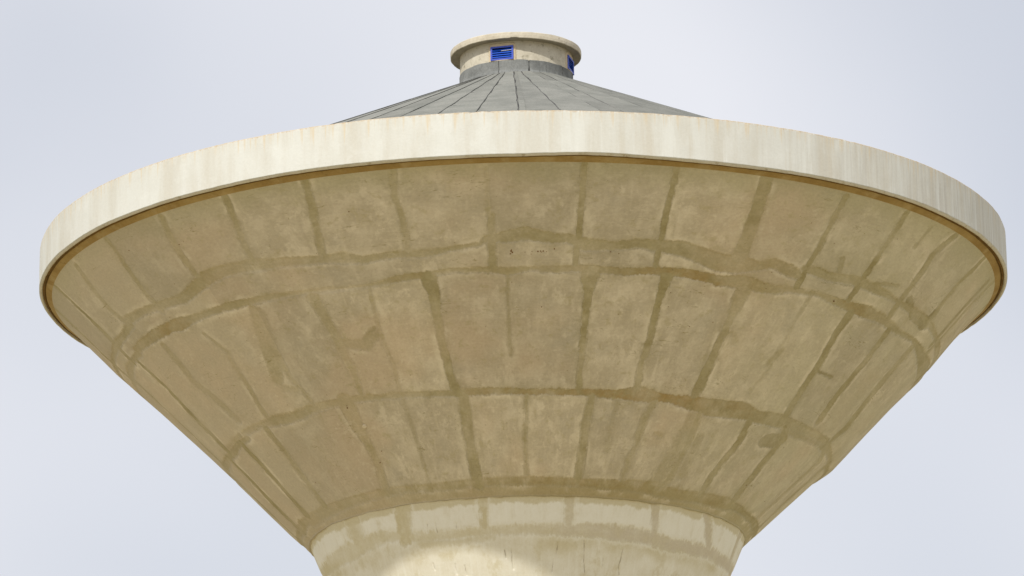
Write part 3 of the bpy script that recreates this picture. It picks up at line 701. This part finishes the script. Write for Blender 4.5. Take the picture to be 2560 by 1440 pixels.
    prof = [(r0, Z3 - 2.6), (4.42, -10.6), (4.15, -12.4), (4.0, -15), (4.0, -24), (4.1, -30), (4.35, -33.5), (4.6, -34.6), (4.6, -35.2)]
    lathe('shaft_stem', prof, 128, M_STEM, tower)
build_shaft()

# ---- rim
R = 13.0; ZT = 1.08543
def build_rim():
    th = np.linspace(-180, 180, 2161); T = np.radians(th)
    zs = np.concatenate([[ZT, ZT - .008, ZT - .02], np.linspace(ZT - .05, .05, 30), [.025, .01, 0.0]])
    U = T * R
    top = fnoise(U * 5, 0 * U, 31, 5, .6) * .012 - .018 * sstep(.25, .7, fnoise(U * 3.2, 0 * U, 32, 4, .6))
    bot = fnoise(U * .33, 0 * U, 33, 2) * .026 + fnoise(U * 4, 0 * U, 34, 4, .6) * .007 + .016 * sstep(.35, .75, fnoise(U * 2.3, 0 * U, 38, 4, .6))
    bot = bot + .035 * np.maximum(0, 1 - np.abs(th - 7) / 7.0) - .02 * np.exp(-((th - 22) / 8.0) ** 2)
    f = (ZT - zs) / ZT
    Z = zs[None, :] + top[:, None] * (1 - f)[None, :] ** 6 + bot[:, None] * f[None, :] ** 6
    Un, Fn = np.meshgrid(U, (ZT - zs), indexing='ij')
    Rr = R + fnoise(Un * .5, Fn * .5, 35, 3) * .015 + fnoise(Un * 2, Fn * 2, 36, 3) * .004
    Rr[:, 0] -= .012 + .012 * np.abs(fnoise(U * 7, 0 * U, 37, 3)); Rr[:, -1] -= .012 + .02 * np.abs(fnoise(U * 6, 0 * U, 39, 3)); Rr[:, 1] -= .004
    P = np.stack([Rr * np.sin(T)[:, None], -Rr * np.cos(T)[:, None], Z + H0], -1)
    A = np.stack([Un, Fn, 0 * Un], -1)
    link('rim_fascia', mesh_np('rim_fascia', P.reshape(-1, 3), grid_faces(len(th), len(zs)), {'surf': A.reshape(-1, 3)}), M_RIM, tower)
    def ring(name, rs_, zs_, mat):
        Q = np.zeros((len(th), len(rs_), 3))
        for i, (a, b) in enumerate(zip(rs_, zs_)):
            Q[:, i, 0] = a * np.sin(T); Q[:, i, 1] = -a * np.cos(T); Q[:, i, 2] = b + H0
        return link(name, mesh_np(name, Q.reshape(-1, 3), grid_faces(len(th), len(rs_))), mat, tower)
    e_ = Rr[:, 0]; zt = Z[:, 0]
    ring('rim_coping', [e_ - .0005, e_ - .05, np.full_like(T, 12.76), np.full_like(T, 12.74), np.full_like(T, 12.74)],
         [zt - .0005, zt + .004, np.full_like(T, ZT - .01), np.full_like(T, ZT - .03), np.full_like(T, .6)], M_LIP)
    b_ = Rr[:, -1]; zb = Z[:, -1]
    g = fnoise(U * 1.1, 0 * U, 41, 3) * .012
    ring('drip_lip', [b_ - .0005, b_ - .022, 12.945 + g, 12.915 + g, 12.905 + g], [zb + .0005, zb - .028 + g, zb - .046 + g, zb - .04, zb + .04], M_LIP)
    sag = bot * .9
    ring('soffit_groove', [12.91 + g, 12.902 + g, 12.86 + g, 12.85 + g], [sag + .02, sag + .010, sag + .004, sag - .02], M_GROOVE)
    ring('soffit_groove', [12.852 + g, 12.83 + g, 12.815 + g], [sag - .019, sag + .045, sag - .03], M_GROOVE)
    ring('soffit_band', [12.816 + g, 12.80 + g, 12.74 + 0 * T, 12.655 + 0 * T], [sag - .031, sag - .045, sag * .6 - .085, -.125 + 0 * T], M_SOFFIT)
build_rim()

# ---- roof
ROOF = lambda r: 5.855 - .4592 * (np.asarray(r) - 1.584)
def build_roof():
    rnd = random.Random(5)
    roof = lathe('roof', [(1.3, float(ROOF(1.3)) - .012), (12.8, float(ROOF(12.8)) - .012)], 180, M_BIT, tower)
    # seams: lateral line from r=1.4 to r=9.5 in plan
    n = 56
    known = {-2: (-20.5, -12.67), -1: (-16.0, -6.67), 0: (-7.3, -.33), 1: (-.3, 5.97), 2: (10.8, 12.3), 3: (20.9, 15.9), -3: (-26.5, -19.0), 4: (27.3, 23.5), -4: (-34.8, -25.3)}
    seams = []
    for i in range(n):
        kk = i if i <= n // 2 else i - n
        if kk in known: a, b = known[kk]
        else:
            b = kk * 360.0 / n + rnd.uniform(-.5, .5); a = b + rnd.uniform(-1.6, 1.6)
        seams.append((a, b))
    def pt(k, r, lift=0.0, wob=0.0):
        a, b = seams[k % n]
        if (k % n) == 0 and k >= n: a, b = a + 360, b + 360
        p0 = np.array([1.4 * math.sin(math.radians(a)), -1.4 * math.cos(math.radians(a))])
        p1 = np.array([9.5 * math.sin(math.radians(b)), -9.5 * math.cos(math.radians(b))])
        f = (r - 1.4) / 8.1
        p = p0 + (p1 - p0) * f
        tx = np.array([math.cos(math.radians(b)), math.sin(math.radians(b))])
        p = p + tx * wob
        return np.array([p[0], p[1], float(ROOF(math.hypot(*p))) + lift + H0])
    fixed_laps = {-2: [3.2, 5.6, 8.1], -1: [4.2], 0: [3.9], 1: [3.34], 2: [3.4, 5.5, 7.7], 3: [4.8, 7.8]}
    for k in range(n):
        kk = k if k <= n // 2 else k - n
        laps = fixed_laps.get(kk) or sorted(rnd.uniform(2.4, 11) for _ in range(rnd.choice((1, 2, 2, 3))))
        cuts = [1.42] + laps + [12.72]
        tilt = rnd.uniform(.006, .016)
        for a, b in zip(cuts[:-1], cuts[1:]):
            if b - a < .3: continue
            m = max(2, int((b - a) / .7)); sl = rnd.uniform(-.04, .04)
            V, F = [], []
            base = rnd.uniform(0, .004)
            for i in range(m + 1):
                r = a + .007 + (b - a - .014) * i / m
                for j, f in enumerate((0.0, .33, .67, 1.0)):
                    rr = r + sl * (f - .5) * (1 if 0 < i < m else 1)
                    p = pt(k, rr) * (1 - f) + pt(k + 1, rr) * f
                    lat = pt(k + 1, rr) - pt(k, rr); lat = lat / np.linalg.norm(lat[:2])
                    p = p + lat * (.006 if j == 0 else (-.006 if j == 3 else 0))
                    p[2] = float(ROOF(math.hypot(p[0], p[1]))) + H0 + base + .004 + tilt * f + .008 * (1 - i / m) + rnd.uniform(-.0025, .0025)
                    V.append(p)
            nt = len(V)
            V += [q - np.array([0, 0, .03]) for q in V]
            for i in range(m):
                for j in range(3):
                    q = i * 4 + j; F.append((q, q + 1, q + 5, q + 4))
            rim_ = [j for j in range(4)] + [i * 4 + 3 for i in range(1, m + 1)] + [m * 4 + j for j in (2, 1, 0)] + [i * 4 for i in range(m - 1, 0, -1)]
            for i in range(len(rim_)):
                q, w = rim_[i], rim_[(i + 1) % len(rim_)]
                F.append((q, w, w + nt, q + nt))
            link('felt_sheet', mesh_np('felt_sheet', np.array(V), np.array(F), None, False), M_FELT, roof)
        for lp in laps:
            if rnd.random() < .25: continue
            V, F = [], []
            sl = rnd.uniform(-.05, .05); f0, f1 = rnd.uniform(0, .15), rnd.uniform(.75, 1.0)
            for i in range(13):
                f = f0 + (f1 - f0) * i / 12
                rr = lp + sl * (f - .5)
                p = pt(k, rr) * (1 - f) + pt(k + 1, rr) * f
                q2 = pt(k, rr + .03) * (1 - f) + pt(k + 1, rr + .03) * f
                hgt = rnd.uniform(-.008, .006)
                for pp, hh in ((p, .002), ((p + q2) / 2, .016 + hgt), (q2, .002)):
                    V.append([pp[0], pp[1], float(ROOF(math.hypot(pp[0], pp[1]))) + H0 + hh])
                if i:
                    q = 3 * i; F += [(q - 3, q - 2, q + 1, q), (q - 2, q - 1, q + 2, q + 1)]
            link('lap_seam', mesh_np('lap_seam', np.array(V), np.array(F)), M_BIT, roof)
        # bitumen squeezed out of the seam
        strong = {0: 1.0, 1: .95, -1: .8, -2: .7, 2: .45, 3: .4, -3: .25}.get(kk, rnd.choice((.08, .15, .25, .35)))
        V, F = [], []
        m = 120
        for i in range(m + 1):
            r = 1.44 + (12.7 - 1.44) * i / m
            w = .007 + .027 * strong * (.55 + .9 * abs(rnd.gauss(0, .5)))
            if strong < .7 and (math.sin(i * .21 + k * 2.3) + rnd.uniform(-.5, .5)) < .1 - strong: w = .004
            c = rnd.uniform(-.008, .008) + .012 * math.sin(i * .35 + k)
            V += [pt(k, r, .012, c - w / 2), pt(k, r, .024, c), pt(k, r, .020, c + w / 2)]
            if i:
                q = 3 * i; F += [(q - 3, q - 2, q + 1, q), (q - 2, q - 1, q + 2, q + 1)]
        link('bitumen_seam', mesh_np('bitumen_seam', np.array(V), np.array(F)), M_BIT, roof)
    # narrow repair strip beside the middle seam
    for a, b in ((1.48, 2.75), (2.77, 5.31), (5.33, 7.69), (7.71, 12.6)):
        V, F = [], []
        for i in range(7):
            r = a + (b - a) * i / 6
            w = .05 + .10 * min(1, (r - 1.4) / 6)
            for lat, z in ((.02, .006), (.022, .030), (.02 + w, .032), (.022 + w, .004)):
                V.append(pt(0, r, z, lat + .01))
            if i:
                q = 4 * i; F += [(q - 4 + j, q - 3 + j, q + 1 + j, q + j) for j in range(3)]
        e0 = [0, 1, 2, 3]; e1 = [24, 25, 26, 27]
        F += [tuple(e0), tuple(e1)]
        link('repair_strip', mesh_np('repair_strip', np.array(V), np.array(F), None, False), M_FELT, roof)
    return roof
build_roof()

# ---- turret on the roof: wall, flashing, vents, cap
CW, TX = 1.535, -0.105
VENT_T = [-14.0, 76.0, 166.0]
VHW, VZ0, VZ1 = 11.8, 6.235, 6.625
def build_turret():
    rnd = random.Random(9)
    th = np.arange(-180, 180.01, 0.75); z = np.concatenate([np.arange(5.75, VZ0, .05), np.arange(VZ0, VZ1, .0487), np.arange(VZ1, 6.80, .03)])
    T = np.radians(th); TT, ZZ = np.meshgrid(T, z, indexing='ij')
    rr = CW + fnoise(TT * 3, ZZ * 3, 51, 3) * .006
    P = np.stack([rr * np.sin(TT), -rr * np.cos(TT), ZZ + H0], -1).reshape(-1, 3)
    F = grid_faces(len(th), len(z))
    tc_ = (th[:-1] + th[1:]) / 2; zc = (z[:-1] + z[1:]) / 2
    TC, ZC = np.meshgrid(tc_, zc, indexing='ij')
    def near(tv): return np.abs((TC - tv + 180) % 360 - 180)
    hole = np.zeros(TC.shape, bool)
    for tv in VENT_T: hole |= (near(tv) < VHW - 1.2) & (ZC > VZ0 + .02) & (ZC < VZ1 - .02)
    wall = link('turret_wall', sub_mesh('turret_wall', P, F, {}, ~hole.ravel()), M_CUP, tower)
    wall.location.x = TX
    # mortar surrounds
    for tv in VENT_T:
        t = np.arange(-15.4, 15.41, .4); zz_ = np.arange(6.215, 6.752, .012)
        A, B = np.meshgrid(t, zz_, indexing='ij')
        x = np.radians(A) * CW; hw = np.radians(15.3) * CW
        cr_ = .13
        dx = np.maximum(np.abs(x) - (hw - cr_), 0); dy = np.maximum(B - (6.745 - cr_), 0)
        d = np.minimum(cr_ - np.hypot(dx, dy), hw - np.abs(x)); d = np.minimum(d, 6.745 - B)
        r = CW - .012 + .036 * sstep(0.0, .05, d + fnoise(x * 12, B * 12, 60, 3) * .008)
        a = np.radians(A + tv)
        P = np.stack([r * np.sin(a), -r * np.cos(a), B + H0], -1).reshape(-1, 3)
        F = grid_faces(len(t), len(zz_))
        tm, zm = np.meshgrid((t[:-1] + t[1:]) / 2, (zz_[:-1] + zz_[1:]) / 2, indexing='ij')
        msk = ~((np.abs(tm) < VHW - .6) & (zm > VZ0 + .012) & (zm < VZ1 - .012))
        link('vent_surround', sub_mesh('vent_surround', P, F, {}, msk.ravel()), M_SURR, wall)
    # felt flashing round the foot of the wall
    lathe('flashing_bed', [(CW + .004, 6.205), (CW + .010, 6.20), (CW + .010, 5.95), (CW + .06, 5.77)], 180, M_BIT, wall)
    joints = [-69.9, -17.4, 13.2, 23.7, 31.7, 53.9, 84.0, 118.0, 150.0, 185.0, 216.0, 248.0, 290.1]
    gaps = {-17.4: .020, 13.2: .040, 53.9: .022, -69.9: .010, 290.1: .010}
    for q, (a, b) in enumerate(zip(joints[:-1], joints[1:])):
        ga, gb = gaps.get(a, .007), gaps.get(b, .007)
        m = max(4, int((b - a) / 2.0)); V, F = [], []
        lift = rnd.uniform(.012, .018)
        zs_ = [(0.0, 6.222), (.004, 6.215), (.003, 6.11), (.002, 6.0), (.008, 5.94), (.05, 5.85), (.09, 5.79)]
        for i in range(m + 1):
            f = i / m
            for j, (dr, zq) in enumerate(zs_):
                wob = 0.0
                if i == 0: wob = ga / 2 * (1 + rnd.uniform(-.7, .5))
                if i == m: wob = -gb / 2 * (1 + rnd.uniform(-.7, .5))
                ang = math.radians(a + (b - a) * f) + wob / CW
                r = CW + lift + dr + .004 * math.sin(i * 1.7 + j + q) * .6
                zz2 = zq + (.006 * math.sin(i * .55 + q * 2) * (1 if j < 2 else .2)) + (rnd.uniform(-.012, .012) if j == 6 else 0)
                V.append((r * math.sin(ang), -r * math.cos(ang), zz2 + H0))
        nv = len(zs_)
        for i in range(m):
            for j in range(nv - 1):
                c = i * nv + j; F.append((c, c + 1, c + nv + 1, c + nv))
        nt = len(V)
        V += [(v[0] * .99, v[1] * .99, v[2] - .002) for v in V]
        for i in range(m):
            F.append((i * nv, (i + 1) * nv, (i + 1) * nv + nt, i * nv + nt))
            F.append((i * nv + nv - 1, (i + 1) * nv + nv - 1, (i + 1) * nv + nv - 1 + nt, i * nv + nv - 1 + nt))
        for i in (0, m):
            for j in range(nv - 1):
                c = i * nv + j; F.append((c, c + 1, c + 1 + nt, c + nt))
        link('flashing_sheet', mesh_np('flashing_sheet', np.array(V), np.array(F), None, False), M_FLASH, wall)
    # cap
    def wob(t, i):
        u = t * 1.8
        if i in (0, 1): return fnoise(u * 9, 0 * u, 61, 4, .6) * .010, fnoise(u * 5, 0 * u, 62, 4, .6) * .010 + .02 * sstep(.3, .7, fnoise(u * 4, 0 * u, 63, 3))
        if i in (3, 4, 5): return fnoise(u * 4, 0 * u + i, 64, 3) * .006, fnoise(u * 6, 0 * u + i, 65, 4) * .006
        return 0 * t, 0 * t
    cap = lathe('turret_cap', [(1.772, 6.757), (1.79, 6.770), (1.795, 6.84), (1.792, 6.915), (1.785, 6.930), (1.76, 6.942), (1.2, 6.985), (.02, 7.02)], 480, M_CAP, tower, wob, smooth=False)
    cap.location.x = TX
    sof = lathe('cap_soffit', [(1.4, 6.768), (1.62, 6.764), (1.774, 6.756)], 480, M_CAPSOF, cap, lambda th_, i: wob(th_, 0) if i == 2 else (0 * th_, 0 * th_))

    # vents: frame with slats; built facing -Y at the origin, then turned round the turret
    def box(cx, cy_, cz, sx, sy_, sz, rx=0.0, rz=0.0, bev=0.0):
        import itertools
        v = []
        for dx, dy, dz in itertools.product((-1, 1), repeat=3):
            p = Vector((dx * sx / 2, dy * sy_ / 2, dz * sz / 2))
            p.rotate(Matrix.Rotation(rx, 3, 'X')); p.rotate(Matrix.Rotation(rz, 3, 'Y'))
            v.append((p.x + cx, p.y + cy_, p.z + cz))
        return np.array(v), np.array([(0, 1, 3, 2), (4, 6, 7, 5), (0, 4, 5, 1), (2, 3, 7, 6), (0, 2, 6, 4), (1, 5, 7, 3)])
    def join(parts):
        V, F, o_ = [], [], 0
        for v, f in parts: V.append(v); F.append(f + o_); o_ += len(v)
        return np.concatenate(V), np.concatenate(F)
    w, h = .635, VZ1 - VZ0
    y0 = -(CW + .006)
    fr = mesh_np('vent', *join([box(0, y0, h / 2 - .024, w, .036, .048), box(0, y0, -h / 2 + .024, w, .036, .048),
                               box(-w / 2 + .024, y0 + .001, 0, .048, .034, h - .096), box(w / 2 - .024, y0 + .001, 0, .048, .034, h - .096)]), None, False)
    fr.materials.append(M_FRAME)
    iw, ih = w - .096, h - .096
    slat = mesh_np('louvre_slat', *box(0, 0, 0, iw, .008, .033, math.radians(-14)), None, False); slat.materials.append(M_BLUE)
    loose = mesh_np('loose_slat', *box(0, 0, 0, iw, .008, .052, math.radians(30)), None, False); loose.materials.append(M_BLUE)
    edge = mesh_np('slat_edge', *box(0.09, 0, 0, iw * .62, .010, .009), None, False); edge.materials.append(M_BROKEN)
    rod = mesh_np('slat_rod', *box(0, 0, 0, .010, .006, ih), None, False); rod.materials.append(M_DARK)
    bk = .30
    duct = mesh_np('duct', *join([box(0, y0 + bk, 0, w - .05, .01, h - .05), box(-iw / 2 - .012, y0 + bk / 2 + .03, 0, .012, bk - .06, ih + .02), box(iw / 2 + .012, y0 + bk / 2 + .03, 0, .012, bk - .06, ih + .02),
                                  box(0, y0 + bk / 2 + .03, ih / 2 + .012, iw, bk - .06, .012), box(0, y0 + bk / 2 + .03, -ih / 2 - .012, iw, bk - .06, .012)]), None, False)
    duct.materials.append(M_DARK)
    for q, tv in enumerate(VENT_T):
        v_ = link('vent', fr, None, tower)
        v_.location = (TX, 0, (VZ0 + VZ1) / 2 + H0); v_.rotation_euler = (0, 0, math.radians(tv))
        link('duct', duct, None, v_)
        pitch = ih / 4.75
        for i in range(4):
            zc_ = -ih / 2 + pitch * (i + .62)
            s_ = link('louvre_slat', slat if i < 3 or q else loose, None, v_)
            if q: s_.rotation_euler = (2.094, 0, 0)
            s_.location = (0, y0 - .004 if i < 3 else y0 + .012, zc_ + (.012 if i == 3 else 0))
            if i == 3 and q == 0:
                s_.rotation_euler = (0, math.radians(-.8), 0)
                ed = link('slat_edge', edge, None, v_); ed.location = (.06, y0 - .010, zc_ - .012); ed.rotation_euler = (0, math.radians(-1.5), 0)
        rd = link('slat_rod', rod, None, v_); rd.location = (.0, y0 + .016, 0)
build_turret()
bpy.context.view_layer.update()
